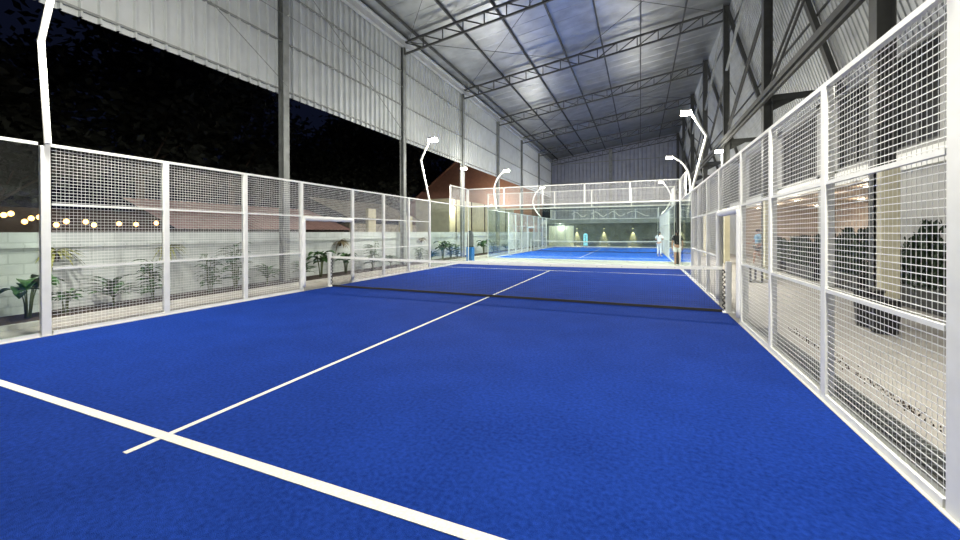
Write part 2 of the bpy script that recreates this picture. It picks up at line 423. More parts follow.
side_glass(5, 6.03, 9.96, (8.0, 9.92), 'glass side wall at the far right corner of the near court')
side_glass(-5, -9.96, -6.03, None, 'glass side wall at the left edge of the photo beside the first fence post')
side_glass(5, -9.96, -6.03, None, 'glass side wall at the right edge of the photo beside the nearest fence post')
side_glass(-5, 13.04, 16.97, None, 'near left glass side wall of the far court', 'glass_far')
side_glass(5, 13.04, 16.97, (13.06, 15.0), 'near right glass side wall of the far court', 'glass_far')
side_glass(-5, 29.03, 32.96, (31, 32.94), 'far left glass side wall of the far court', 'glass_far')
side_glass(5, 29.03, 32.96, (31, 32.94), 'far right glass side wall of the far court', 'glass_far')
def end_wall(Y, label, gl, s):
    t = thing('glass_end_wall', (0, Y, 0), label, 'glass wall', 'end walls of the courts')
    for i in range(5):
        x = -5+2*i
        obj('glass_pane', MB().box(x+.005, x+1.995, Y+.01*s, Y+.022*s, .08, H), gl, t)
        obj('wire_mesh', grid_y(MB(), Y+.02*s, x+.03, x+1.97, H+.05, H+.92), 'wire_white', t)
    for i in range(6):
        x = -5+2*i
        obj('upper_post', MB().box(x-.035, x+.035, Y, Y+.06*s, H+.045, H+.95), 'white_paint', t)
    for x in (-5, 5):
        obj('corner_post', MB().box(x-.014, x+.014, Y+.03*s, Y+.07*s, 0, H+.95), 'white_paint', t)
    obj('bottom_rail', MB().box(-4.96, 4.96, Y, Y+.06*s, 0, .08), 'white_paint', t)
    obj('top_rail', MB().box(-5.0, 5.0, Y, Y+.07*s, H-.02, H+.045), 'white_paint', t)
    obj('cap_rail', MB().box(-5.0, 5.0, Y, Y+.05*s, H+.91, H+.95), 'white_paint', t)
    return t
end_wall(10.0, 'glass end wall closing the near court with white mesh above', 'glass_pane', 1)
end_wall(13.0, 'glass end wall on the near side of the far court, just behind the first', 'glass_far', -1)
FAR_END = end_wall(33.0, 'glass end wall at the far end of the far court', 'glass_far', 1)

tag(obj('corner_column', MB().box(5.06, 5.34, 12.5, 12.78, 0, 2.95), 'steel_dark', origin=(5.2, 12.64, 0), bevel=.01), 'dark square column at the right end of the aisle between the courts', 'column')
# nets
def net(yc, label, near):
    t = thing('court_net', (0, yc, 0), label, 'net', 'court nets')
    zc, zp = .835, .885
    def top(x): return zc+(zp-zc)*(x/4.9)**2
    mb = MB(); r = .0028 if near else .004; N = 224
    for i in range(N+1):
        x = -4.9+9.8*i/N; mb.box(x-r/2, x+r/2, yc-r/2, yc+r/2, .05, top(x)-.03)
    for j in range(1, 19):
        for i in range(20):
            xa, xb = -4.9+.49*i, -4.9+.49*(i+1); f = j/19
            mb.bar((xa, yc, .05+(top(xa)-.08)*f), (xb, yc, .05+(top(xb)-.08)*f), r)
    obj('netting', mb, 'net_black', t)
    tp = MB()
    for i in range(20):
        xa, xb = -4.9+.49*i, -4.9+.49*(i+1)
        tp.hexa([(xa,yc-.012,top(xa)-.05),(xa,yc+.012,top(xa)-.05),(xa,yc+.012,top(xa)+.012),(xa,yc-.012,top(xa)+.012),
                 (xb,yc-.012,top(xb)-.05),(xb,yc+.012,top(xb)-.05),(xb,yc+.012,top(xb)+.012),(xb,yc-.012,top(xb)+.012)])
    o = obj('tape', tp, 'white_paint', t); o['label'] = 'white head tape'
    ey = MB()
    for i in range(19):
        x = -4.6+i*.51; ey.tube([(x, yc-.017, top(x)-.02), (x, yc+.017, top(x)-.02)], .007, 8)
    obj('eyelet', ey, 'steel_dark', t)
    o = obj('bottom_band', MB().box(-4.9, 4.9, yc-.012, yc+.012, .004, .055), 'black_rope', t); o['label'] = 'black lower band'
    for s in (-1, 1):
        p = obj('post', MB().box(s*4.96, s*5.05, yc-.045, yc+.045, 0, 1.0), 'white_paint', t, bevel=.008)
        obj('foot_plate', MB().box(s*4.90, s*5.12, yc-.09, yc+.09, .0, .012), 'white_paint', p)
        pts = []
        for q in range(40):
            z = .06+q*.02; pts.append((s*(4.925+.022*math.sin(q*1.25)), yc+.012*math.cos(q*1.25), z))
        o = obj('tension_rope', MB().tube(pts, .011, 6), 'black_rope', t, smooth=True); o['label'] = 'black zigzag lacing beside the post'
    return t
net(0, 'white taped black net across the near court', True)
net(23, 'net across the far court with a pale tape', False)
# plain white square post beside the right net post
for X, s, lab in ((5.14, 1, 'white square post just outside the right net post of the near court'), ):
    tag(obj('fence_post', MB().box(X, X+.09, -.50, -.41, 0, 1.0), 'white_paint', bevel=.008, origin=(X+.045, -.455, 0)), lab, 'post')

# ------------------------------------------------------------------ lamps
def lamp(pts, label, head_dir, power=1.0, r=.042, light=True, smooth=False, group='court floodlights', tgt=None):
    t = thing('flood_lamp', pts[0], label, 'lamp', group)
    if smooth:
        out = []
        P = [Vector(p) for p in pts]; P = [P[0]*2-P[1]]+P+[P[-1]*2-P[-2]]
        for i in range(1, len(P)-2):
            for k in range(8):
                u = k/8; a, b, c, d = P[i-1:i+3]
                out.append(.5*((2*b)+(-a+c)*u+(2*a-5*b+4*c-d)*u*u+(-a+3*b-3*c+d)*u**3))
        out.append(P[-2]); path = out
    else: path = pts
    if smooth: obj('pole', MB().tube(path, r, 10), 'white_paint', t, smooth=True)
    else:
        for a, b in zip(path[:-1], path[1:]): obj('pole', MB().tube([a, b], r, 12), 'white_paint', t, smooth=False)
    e = Vector(pts[-1]); hd = Vector((head_dir[0], head_dir[1], 0)).normalized(); sd = Vector((-hd.y, hd.x, 0))
    c = e+hd*.12
    def hb(w, l, z0, z1):
        return MB().hexa([c-hd*l-sd*w+Vector((0,0,z0)), c+hd*l-sd*w+Vector((0,0,z0)), c+hd*l+sd*w+Vector((0,0,z0)), c-hd*l+sd*w+Vector((0,0,z0)),
                          c-hd*l-sd*w+Vector((0,0,z1)), c+hd*l-sd*w+Vector((0,0,z1)), c+hd*l+sd*w+Vector((0,0,z1)), c-hd*l+sd*w+Vector((0,0,z1))])
    h = obj('housing', hb(.16, .15, -.02, .04), 'metal_plain', t, bevel=.01)
    obj('lens', hb(.16, .15, -.10, -.02), 'lamp_glow', h)
    if light:
        if tgt is None: tgt = Vector((c.x*.35, c.y+(2.2 if False else 0), 0))
        l = bpy.data.lights.new('flood', 'SPOT'); l.energy = LAMP_W*power*math.pi; l.spot_size = math.radians(158); l.spot_blend = .55
        l.shadow_soft_size = .12; l.color = (1, .955, .85)
        lo = bpy.data.objects.new('flood_light', l); COL.objects.link(lo); lo.parent = t
        lo.location = c+Vector((0,0,-.24))-Vector(pts[0])
        d = Vector(tgt)-c; lo.rotation_euler = d.to_track_quat('-Z', 'Y').to_euler()
        l2 = bpy.data.lights.new('spill', 'POINT'); l2.energy = SPILL_W*power*math.pi; l2.shadow_soft_size = .15; l2.color = (1, .955, .85)
        lo2 = bpy.data.objects.new('spill_light', l2); COL.objects.link(lo2); lo2.parent = t
        lo2.location = c+hd*.34+Vector((0,0,-.06))-Vector(pts[0])
    return t
def bent(s, y, label, **k):
    return lamp([(s*5.02, y, H+.04), (s*5.44, y, 4.75), (s*4.96, y, 5.62)], label, (-s, 0), tgt=(s*1.2, y, 0), **k)
lamp([(-4.98, -5.93, H+.04), (-5.17, -5.93, 4.57), (-4.70, -5.93, 5.45)], 'bent white lamp pole at the upper left of the photo, on the first fence post', (1, 0), tgt=(-1.2, -5.93, 0))
bent(1, -5.93, 'bent white lamp pole above the nearest right fence post')
bent(-1, 5.93, 'bent white lamp pole on the left fence at the far end of the near court')
bent(1, 5.93, 'bent white lamp pole on the right fence with the largest glow')
GC = 'curved lamps of the far court'
lamp([(-5.0,14.5,2.97),(-5.17,14.5,4.27),(-4.92,14.5,5.02),(-4.45,14.5,5.5)], 'curved white lamp pole at the near left of the far court', (1,0), smooth=True, group=GC, tgt=(-1.5,16,0))
lamp([(5.72,14.5,2.3),(5.86,14.5,3.73),(5.78,14.5,4.64),(5.48,14.5,5.24),(5.0,14.5,5.62)], 'curved white lamp pole at the near right of the far court', (-1,0), smooth=True, group=GC, tgt=(1.5,16,0))
lamp([(-3.99-1.0,26.5,2.97),(-5.5,26.5,3.6),(-5.75,26.5,4.4),(-5.45,26.5,5.2),(-4.95,26.5,5.7)], 'curved white lamp pole at the far left of the far court', (1,0), smooth=True, group=GC, tgt=(-1.5,26,0))
lamp([(5.0,26.5,2.97),(5.5,26.5,3.6),(5.75,26.5,4.4),(5.45,26.5,5.2),(5.1,26.5,5.7)], 'curved white lamp pole at the far right of the far court', (-1,0), smooth=True, group=GC, tgt=(1.5,26,0))
lamp([(-6.72,13.0,0),(-6.72,13.0,5.55)], 'straight white lamp pole beside the third left column', (1,0), power=.35, r=.022, group='straight side lamps', tgt=(-3,11.5,0))
lamp([(7.05,13.0,0),(7.05,13.0,5.5)], 'small lamp on a straight pole before the third right column', (-1,0), power=.35, r=.025, group='straight side lamps', tgt=(5.8,11.5,0))

# ------------------------------------------------------------------ left garden
GW = -7.42
gw = thing('garden_wall', (GW, 10, 0), 'white painted block wall behind the planting bed on the left', 'wall')
gw['kind'] = 'structure'; gw.name = 'wall_garden'; ORI[gw.name] = (GW, 10, 0)
obj('blockwork', MB().box(GW-.15, GW, -14, YB, -.1, 1.30), 'painted_block', gw)
obj('coping', MB().box(GW-.15, GW+.05, -14, YB, 1.30, 1.36).box(GW-.15, GW, -14, YB, 1.36, 1.60), 'painted_block', gw)
struct('trim_23', MB().box(-6.22, -6.12, -14, YB, -.01, .07), 'kerb')
tag(obj('planting_bed', MB().box(GW, -6.22, -14, YB, -.01, .045), 'soil'), 'narrow bed of dark soil along the white garden wall', 'soil', kind='stuff')

def leaf(mb, base, az, L, W, rise, droop, seg=5):
    base = Vector(base); d = Vector((math.cos(az), math.sin(az), 0)); sd = Vector((-d.y, d.x, 0))
    row = []
    for i in range(seg+1):
        t = i/seg; p = base+d*(L*t*math.cos(rise*(1-t*.6)))+Vector((0,0, L*t*math.sin(rise)-droop*L*t*t))
        w = W*math.sin(math.pi*min(1, .06+t*.94))**.7*.5 if i < seg else .004
        row.append((p-sd*w+Vector((0,0,w*.35)), p, p+sd*w+Vector((0,0,w*.35))))
    n = len(mb.v)
    for r in row: mb.v += [tuple(q) for q in r]
    for i in range(seg):
        a = n+3*i; mb.f += [(a, a+1, a+4, a+3), (a+1, a+2, a+5, a+4)]
def plant(x, y, h, kind, label, group='plants in the bed by the white wall'):
    h *= 1.06
    if y > 14: x += .10; h *= .82
    t = thing('garden_plant', (x, y, .04), label, 'plant', group)
    st = MB(); lf = MB()
    if kind == 'broad':
        for k in range(random.randint(9, 12)):
            az = random.uniform(0, 6.28); hh = h*random.uniform(.55, .9); q = Vector((x+.14*math.cos(az)*hh, y+.20*math.sin(az)*hh, hh))
            st.tube([(x+.03*math.cos(az), y+.03*math.sin(az), .03), ((x+q.x)/2, (y+q.y)/2, hh*.55), tuple(q)], [.014, .011, .007], 6)
            leaf(lf, q, az, h*.42, h*.26, .7, .75)
            leaf(lf, q-Vector((0,0,.02)), az+2.2, h*.34, h*.2, .4, .6)
    elif kind == 'fan':
        st.tube([(x, y, .03), (x, y, h*.42)], [.025, .018], 7)
        for k in range(38):
            az = random.uniform(0, 6.28); z = h*random.uniform(.22, .5)
            leaf(lf, (x, y, z), az, h*random.uniform(.45, .65), .10, random.uniform(.5, 1.25), .45)
    else:
        for k in range(7):
            a0 = random.uniform(0, 6.28); dx, dy = .10*math.cos(a0), .12*math.sin(a0); hh = h*random.uniform(.7, 1)
            st.tube([(x+dx*.3, y+dy*.3, .03), (x+dx, y+dy, hh)], [.013, .006], 6)
            for q in range(9):
                z = hh*(.3+.7*q/8); az = q*2.4+a0
                leaf(lf, (x+dx*z/hh, y+dy*z/hh, z), az, h*.30, .11, .5, .5, 4)
    obj('stem', st, 'stem', t, smooth=True)
    obj('leaves', lf, 'leaf', t)
    return t
PL = [(-5.55,.86,'broad','broad leaved plant seen through the leftmost glass pane'),
 (-5.05,.50,'broad','small broad leaved plant right beside the first left post'),
 (-4.3,.90,'fan','spiky leaved plant in the first mesh bay from the left'),
 (-3.55,.92,'bush','slim leafy plant just before the second left fence post'),
 (-2.3,.95,'bush','bushy green plant in the second mesh bay'),
 (-1.6,1.22,'bush','low spiky plant beside the third left fence post'),
 (-.62,.88,'fan','spiky plant near the foot of the first left column'),
 (.72,.85,'fan','dark spiky plant beside the left entrance gap'),
 (1.5,.93,'broad','lush broad leaved plant framed by the left entrance gap'),
 (2.75,.80,'broad','upright broad leaved plant seen behind the left net post'),
 (4.4,1.2,'bush','tall loose plant in the first bay beyond the entrance gap'),
 (5.6,.80,'fan','spreading plant in the second bay beyond the entrance gap'),
 (8.1,.80,'bush','light leafy plant close behind the second left column'),
 (9.3,.85,'fan','spiky plant at the end of the left mesh fence'),
 (10.6,1.05,'broad','leafy plant seen through the far left corner glass'),
 (11.6,.95,'bush','middle plant behind the far left corner glass'),
 (12.5,.85,'bush','plant just before the third left column'),
 (16.6,1.25,'broad','large leafy plant behind the glass between the two courts'),
 (18.6,1.1,'bush','plant beyond the large leafy one by the far court'),
 (21.5,1.1,'fan','spiky plant outside the near glass of the far court'),
 (24.6,1.1,'bush','last plant of the bed, outside the mesh of the far court')]
for y, h, k, lab in PL: plant(-6.82, y, h, k, lab)
for y, z, m_, lab in ((-5.0, 1.18, 'leaf_yellow', 'yellow green trailing plant hung on the wall by the first left post'),
                      (-3.0, 1.20, 'leaf_yellow', 'yellow green trailing plant hung on the wall by the second left post'),
                      (3.0, 1.22, 'leaf_brown', 'brownish dry plant hung on the wall beyond the entrance gap'),
                      (9.1, 1.20, 'leaf_brown', 'brownish plant hung on the wall behind the second left column')):
    t = thing('hanging_plant', (GW+.1, y, z-.1), lab, 'plant', 'plants hung on the white wall')
    obj('pot', MB().lathe([(.05,-.16),(.08,-.02),(.085,0)], (GW+.1, y, z), 12), 'dark_wood', t)
    lf = MB()
    for k in range(34):
        leaf(lf, (GW+.10, y, z), random.uniform(-1.6, 1.6), random.uniform(.28, .48), .05, random.uniform(.3, 1.2), random.uniform(.6, 1.3))
    obj('leaves', lf, m_, t)

# ------------------------------------------------------------------ beyond the garden wall
h1 = thing('neighbour_house', (-13, 3, 0), 'low house with a pinkish red sheet roof behind the white wall', 'house')
obj('wall', MB().box(-15.5, -11.2, -.1, 7.6, -.1, 1.75), 'dark_wood', h1)
rf = MB(); N = 36
sl = corrugated((-10.9, -.7, 1.72), (0,1,0), 8.6, (-3.2,0,1.15), 3.4, (.34,0,.94), pitch=.25, depth=.03)
obj('roof', sl, 'pink_roof', h1)
h2 = thing('neighbour_house', (-13, 11, 0), 'rough grey rubble outbuilding behind the white wall with a pale patch', 'house')
obj('wall', MB().box(-14.5, -11.5, 8.4, 15.5, -.1, 2.1), 'rubble', h2)
obj('pillar', MB().box(-11.5, -11.3, 9.8, 10.5, -.1, 3.0), 'cream', h2)
obj('pillar', MB().box(-11.5, -11.3, 13.2, 14.6, -.1, 2.7), 'cream', h2)
obj('roof', corrugated((-11.1, 8.1, 2.35), (0,1,0), 7.6, (-3.2,0,1.3), 3.5, (.37,0,.93), pitch=.3, depth=.03), 'rubble', h2)
h3 = thing('cream_building', (-10.5, 24, 0), 'cream yellow building behind the white wall with dark vertical joints', 'building')
obj('wall', MB().box(-12.5, -9.6, 17.0, 33.0, -.1, 4.1), 'cream', h3)
for i in range(5):
    obj('joint', MB().box(-9.6, -9.56, 18.0+3.0*i, 18.15+3.0*i, .0, 4.1), 'dark_wood', h3)
h4 = thing('brick_building', (-14, 34, 0), 'tall red brick building with a sloping gable under the dark sky', 'building')
g = MB(); yb = 34.0
pr = [(-24, 5.0), (-15.2, 11.5), (-7.8, 11.5), (-7.8, 0), (-24, 0)]
n0 = len(g.v)
for (x, z) in pr: g.v.append((x, yb, z))
for (x, z) in pr: g.v.append((x, yb+5, z))
g.f += [(0,1,2,3,4)[::-1], (5,6,7,8,9)]+[(i, (i+1) % 5, 5+(i+1) % 5, 5+i) for i in range(5)]
obj('wall', g, 'red_brick', h4)
obj('parapet', MB().bar((-24, yb+2.4, 5.1), (-15.2, yb+2.4, 11.6), 5.2, .12, up=(0,0,1)).box(-15.3, -7.7, yb-.1, yb+5.1, 11.5, 11.6), 'red_brick', h4)
for (x, y, z, e, lab, a) in ((-9.45, 17.4, 3.5, 160, 'added wall lamp brightening the near end of the cream building', 0), (-12.0, 32.0, 4.6, 260, 'added lamp above the cream building, lighting the brick gable', 0)):
    t = thing('fill_lamp', (x, y, z), lab, 'lamp')  # added lamps, put in to brighten the cream and brick buildings
    obj('bracket', MB().box(x-.15, x, y-.03, y+.03, z-.02, z+.02) if z < 4 else MB().tube([(x, y, 4.1), (x, y, z)], .03, 8), 'steel_dark', t)
    obj('shade', MB().lathe([(.10,0),(.04,.10)], (x+.05, y, z), 12), 'steel_dark', t)
    l = bpy.data.lights.new('yard', 'POINT'); l.energy = e; l.color = (1, .86, .62); l.shadow_soft_size = .06
    lo = bpy.data.objects.new('fill_light', l); COL.objects.link(lo); lo.parent = t; lo.location = (.2, 0, -.12 if z < 4 else .15)
# dark shed and string lights
tag(obj('garden_shed', MB().box(-19, -15.6, -14, 1.5, -.1, 2.45), 'dark_wood', origin=(-17, -8, 0)), 'dark low shed behind the string lights at far left', 'shed')
BP = [(3,-3.45,2.14),(8,-3.3,2.19),(22,-3.0,1.95),(27,-2.85,2.06),(33,-2.66,2.10),(53,-2.25,1.86),(64,-2.0,1.98),(82,-1.48,1.98),(92,-1.25,1.87),(117,-.5,1.93),(133,.05,1.92),(155,.75,1.98),(163,1.05,1.88)]
cb = MB().tube([(-14.5, y*.97-.15, z+.14) for _, y, z in BP], .008, 5)
tag(obj('string_cable', cb, 'black_plastic', origin=(-14.5, -1, 2)), 'thin cable carrying the warm bulbs beyond the white wall', 'cable')
for i, (_, y, z) in enumerate(BP):
    t = thing('string_bulb', (-14.5, y*.97-.15, z), 'glowing warm bulb hanging from the thin cable above the white wall, %s from the left' % (ORD+['eleventh','twelfth','thirteenth'])[i], 'bulb', 'warm string light bulbs')
    c = (-14.5, y*.97-.15, z)
    obj('globe', MB().lathe([(.01,-.08),(.055,-.055),(.075,0),(.055,.055),(.02,.08)], c, 12), 'bulb_glow', t, smooth=True)
    obj('socket', MB().lathe([(.02,.065),(.02,.12)], c, 8), 'black_plastic', t)

# trees
def tree(x, y, h, r, label):
    t = thing('night_tree', (x, y, -.14), label, 'tree', 'dark trees beyond the garden wall')
    obj('trunk', MB().tube([(x, y, -.14), (x+.2, y, h*.3), (x-.1, y+.2, h*.65)], [.28, .2, .08], 8), 'bark', t)
    br_ = MB()
    for k in range(7):
        a = k*.9; br_.tube([(x+.1, y, h*(.3+.04*k)), (x+r*.7*math.cos(a), y+r*.7*math.sin(a), h*(.5+.05*k))], [.09, .03], 5)
    obj('branch', br_, 'bark', t)
    lf = MB()
    cl = []
    for k in range(40):
        a = random.uniform(0, 6.28); u = random.uniform(-1, 1); q = math.sqrt(1-u*u)*r*random.uniform(.3, 1)
        cl.append(Vector((x+q*math.cos(a), y+q*math.sin(a), h*.66+u*h*.34*random.uniform(.4, 1))))
    for c in cl:
        for k in range(170):
            p = c+Vector((random.gauss(0, .55), random.gauss(0, .55), random.gauss(0, .33)))*r*.42
            a = Vector((random.gauss(0,1), random.gauss(0,1), random.gauss(0,.5))).normalized()*random.uniform(.16, .36)
            b = a.cross(Vector((random.gauss(0,1), random.gauss(0,1), random.gauss(0,1)))).normalized()*random.uniform(.09, .2)
            lf.quad(p-a, p-b, p+a, p+b)
    obj('leaves', lf, 'tree_leaf', t)
tree(-22, -5.5, 10.5, 4.2, 'black tree crown at the left edge behind the first lamp pole')
tree(-24, -1.0, 8.6, 3.2, 'smaller dark tree between the lamp pole and the tall tree')
tree(-23, 4.2, 14.5, 4.4, 'tallest dark tree behind the second mesh bay')
tree(-25, 11.0, 15.5, 4.2, 'dense dark tree left of the first grey column')
tree(-27, 19.0, 11.0, 4.6, 'dark tree between the first and second grey columns')
tree(-24, 22.5, 14.0, 4.2, 'dark tree seen beside the second grey column')
tree(-22, 25.8, 12.5, 4.4, 'dark tree in front of the brick gable')

tree(-26, 44, 17, 6.0, 'large dark tree behind the left slope of the brick gable')

# ------------------------------------------------------------------ right annex
FX = 9.4
struct('wall_annex', MB().box(FX, FX+.2, YF, 2.75, 3.45, 6.2).box(FX, FX+.2, 4.45, 5.45, 3.45, 6.2).box(FX, FX+.2, 7.5, 9.15, 3.45, 6.2)
       .box(FX, FX+.2, 13.0, 14.9, 3.45, 6.2).box(FX, FX+.2, 18.8, 21.5, 3.45, 6.2).box(FX, FX+.2, 26, YB, 3.45, 6.2)
       .box(FX, FX+.2, 2.75, 26, 5.95, 6.2).box(FX, FX+.2, 2.75, 26, 3.45, 3.62), 'grey_plaster')
for i, (a, b) in enumerate(((2.75,4.45),(5.45,7.5),(9.15,13.0),(14.9,18.8),(21.5,26))):
    wdw = struct('window_%d' % (i+1), MB().box(FX+.10, FX+.13, a, b, 3.62, 5.95), 'dark_glass')
    fm = MB().box(FX+.06, FX+.10, a, b, 3.62, 3.68).box(FX+.06, FX+.10, a, b, 5.89, 5.95)
    nn = max(2, round((b-a)/.9))
    for q in range(nn+1):
        yy = a+(b-a)*q/nn; fm.box(FX+.06, FX+.10, max(a, yy-.03), min(b, yy+.03), 3.62, 5.95)
    ORI[wdw.name] = (0,0,0); obj('window_frame', fm, 'steel_dark', wdw)
struct('trim_24', MB().box(FX-.15, FX+.2, YF, YB, 3.05, 3.45), 'white_paint')
struct('wall_annex_lower', MB().box(FX, FX+.2, YF, 4.6, 0, 3.05).box(FX, FX+.25, 8.6, 9.0, 0, 3.05).box(FX, FX+.25, 15.0, 15.4, 0, 3.05).box(FX, FX+.2, 21.5, YB, 0, 3.05), 'grey_plaster')
struct('ceiling_annex', MB().box(FX+.2, 14.9, YF, YB, 3.0, 3.05), 'warm_plaster')
struct('wall_cafe_back', MB().box(14.0, 14.2, 4.4, YB, 0, 3.0), 'warm_plaster')
struct('wall_cafe_side', MB().box(FX+.2, 14.0, 4.4, 4.6, 0, 3.0), 'grey_plaster')
struct('wall_cafe_far', MB().box(FX+.2, 14.0, 21.5, 21.7, 0, 3.0), 'warm_plaster')
for i, (x, y) in enumerate(((9.9,6.8),(9.9,9.6),(9.9,12.7),(9.9,15.6),(12.2,8.2),(12.2,13.0),(12.2,17.5),(9.9,18.8))):
    t = thing('ceiling_light', (x, y, 3.0), 'round warm downlight in the annex ceiling, %s one of the row over the terrace' % ORD[i], 'ceiling light', 'annex downlights')
    obj('rim', MB().lathe([(.14,-.03),(.14,0)], (x, y, 2.995), 18), 'white_paint', t)
    obj('diffuser', MB().lathe([(.11,-.015),(.12,0)], (x, y, 2.96), 18), 'downlight', t)
    l = bpy.data.lights.new('downlight', 'POINT'); l.energy = 42; l.color = (1, .80, .58); l.shadow_soft_size = .1
    lo = bpy.data.objects.new('downlight_lamp', l); COL.objects.link(lo); lo.parent = t; lo.location = (0, 0, -.12)
# counter and shelves in the cafe
ct = thing('cafe_counter', (12.6, 13, 0), 'dark topped counter inside the warm lit annex', 'counter')
obj('body', MB().box(12.2, 12.9, 10.5, 15.5, 0, 1.0), 'warm_plaster', ct)
obj('worktop', MB().box(12.1, 13.0, 10.4, 15.6, 1.0, 1.06), 'dark_wood', ct)
for i, z in enumerate((1.5, 1.9, 2.3)):
    tag(obj('wall_shelf', MB().box(13.7, 14.0, 10.5, 15.5, z, z+.04), 'dark_wood', origin=(13.85, 13, z)), '%s dark shelf on the back wall of the annex' % ('lowest', 'middle', 'topmost')[i], 'shelf')
# cafe tables and chairs behind the hedge
def cafe_table(x, y, lab):
    t = thing('cafe_table', (x, y, 0), lab, 'table', 'annex tables')
    obj('tabletop', MB().lathe([(.38,0),(.40,.015),(.40,.03)], (x, y, .72), 20), 'dark_wood', t)
    obj('pedestal', MB().lathe([(.22,0),(.22,.02),(.03,.05),(.03,.72)], (x, y, 0), 14), 'black_plastic', t)
def cafe_chair(x, y, s, lab):
    t = thing('cafe_chair', (x, y, 0), lab, 'chair', 'annex chairs')
    obj('seat', MB().box(x-.21, x+.21, y-.21, y+.21, .43, .47), 'black_plastic', t, bevel=.01)
    obj('backrest', MB().box(x-.20, x+.20, y+s*.19, y+s*.22, .55, .88), 'black_plastic', t, bevel=.01)
    for a in (-1, 1):
        for b in (-1, 1):
            top_ = .88 if b == s else .43
            obj('leg', MB().bar((x+a*.19, y+b*.20, 0), (x+a*.19, y+b*.20, top_), .03), 'black_plastic', t)
for i, y in enumerate((6.4, 9.8, 12.6)):
    w_ = ('nearest', 'middle', 'farthest')[i]
    cafe_table(10.9, y, '%s round dark table in the annex behind the mesh' % w_)
    cafe_chair(10.9, y-.62, -1, 'black chair on the near side of the %s annex table' % w_)
    cafe_chair(10.9, y+.62, 1, 'black chair on the far side of the %s annex table' % w_)
# hedge planters
def hedge(x, y, L, h, lab):
    t = thing('hedge_planter', (x, y, 0), lab, 'hedge', 'dark hedges along the annex')
    p = obj('planter', MB().box(x-.2, x+.2, y-L/2, y+L/2, 0, .45), 'black_plastic', t, bevel=.015)
    lf = MB(); n = int(900*L)
    for k in range(n):
        q_ = int(k % max(2, round(L/.42))); cy_ = y-L/2+.21+.42*q_; hh = h*(.86+.14*math.sin(q_*2.4+y*1.7))
        u_ = random.random()**.8; z_ = .42+(hh-.42)*u_; wd = .21*(1.15-.55*u_)
        c = Vector((x+random.gauss(0, wd*.5), cy_+random.gauss(0, wd*.55), z_))
        a = Vector((random.gauss(0,.5), random.gauss(0,.5), 1)).normalized()*random.uniform(.05, .10)
        b = a.cross(Vector((random.gauss(0,1), random.gauss(0,1), 0))).normalized()*random.uniform(.02, .04)
        lf.quad(c-a, c-b, c+a, c+b)
    obj('foliage', lf, 'hedge', t)
    st = MB()
    for k in range(int(L/.25)):
        yy = y-L/2+.12+k*.25; st.tube([(x, yy, .4), (x+.03, yy, h*.9)], .014, 5)
    obj('stems', st, 'bark', t)
hedge(8.75, 1.55, 1.7, 1.80, 'tall dark hedge in a black planter nearest on the right, beside the annex wall')
hedge(8.75, 2.95, .55, 1.72, 'narrow dark hedge planter just right of the cream column')
hedge(8.75, 5.1, 2.1, 1.70, 'dark hedge planter left of the cream column behind the mesh')
hedge(8.75, 8.1, 2.6, 1.45, 'lower dark hedge planter farther back by the annex')
hedge(8.75, 11.2, 2.2, 1.40, 'farthest dark hedge planter along the annex')
# pots at the foot of the first right column
for i, (x, y, h) in enumerate(((6.93, -.86, .52), (6.93, -.38, .60))):
    t = thing('plant_bin', (x, y, 0), ('nearer', 'farther')[i]+' black tub at the foot of the cream column behind the mesh', 'bin', 'black tubs')
    obj('tub', MB().lathe([(.15,0),(.19,h-.04),(.20,h-.04),(.20,h),(.18,h),(.17,h-.06)], (x, y, 0), 18), 'black_plastic', t, smooth=False)
    obj('rim', MB().lathe([(.205,h-.03),(.205,h+.005)], (x, y, 0), 18), 'black_rope', t)
bn = thing('bench', (6.75, 6.0, 0), 'small black bench on the walkway outside the right entrance', 'bench')
obj('seat', MB().box(6.55, 6.95, 5.55, 6.5, .42, .48), 'black_plastic', bn, bevel=.01)
for y in (5.65, 6.4):
    for x in (6.6, 6.9): obj('leg', MB().bar((x, y, 0), (x, y, .42), .05), 'black_plastic', bn)
# drain grate at the foot of the right fence, loose soil kerb
dg = thing('drain_channel', (5.27, -4, 0), 'dark drain channel along the foot of the right fence', 'drain')
obj('channel', MB().box(5.17, 5.40, -9, -1.2, -.012, -.004), 'steel_dark', dg)
gr_ = MB()
for k in range(98): gr_.box(5.18, 5.39, -9+.08*k, -9+.08*k+.02, -.004, .002)
o = obj('grating', gr_, 'steel_grey', dg)
db = MB()
for k in range(300):
    yy = random.uniform(-7.5, -1.0); xx = 5.62+(yy+6)*.012+random.gauss(0, .035); q = random.uniform(.003, .008)
    db.hexa([(xx-q,yy-q,-.012),(xx+q,yy-q*.6,-.012),(xx+q,yy+q,-.012),(xx-q*.7,yy+q,-.012),(xx-q*.5,yy-q*.5,q),(xx+q*.5,yy-q*.5,q),(xx+q*.4,yy+q*.5,q*.8),(xx-q*.4,yy+q*.5,q*.8)])
tag(obj('gravel', db, 'soil', origin=(5.6, -4, 0)), 'line of brown crumbs of soil on the paving outside the right fence', 'gravel', kind='stuff')

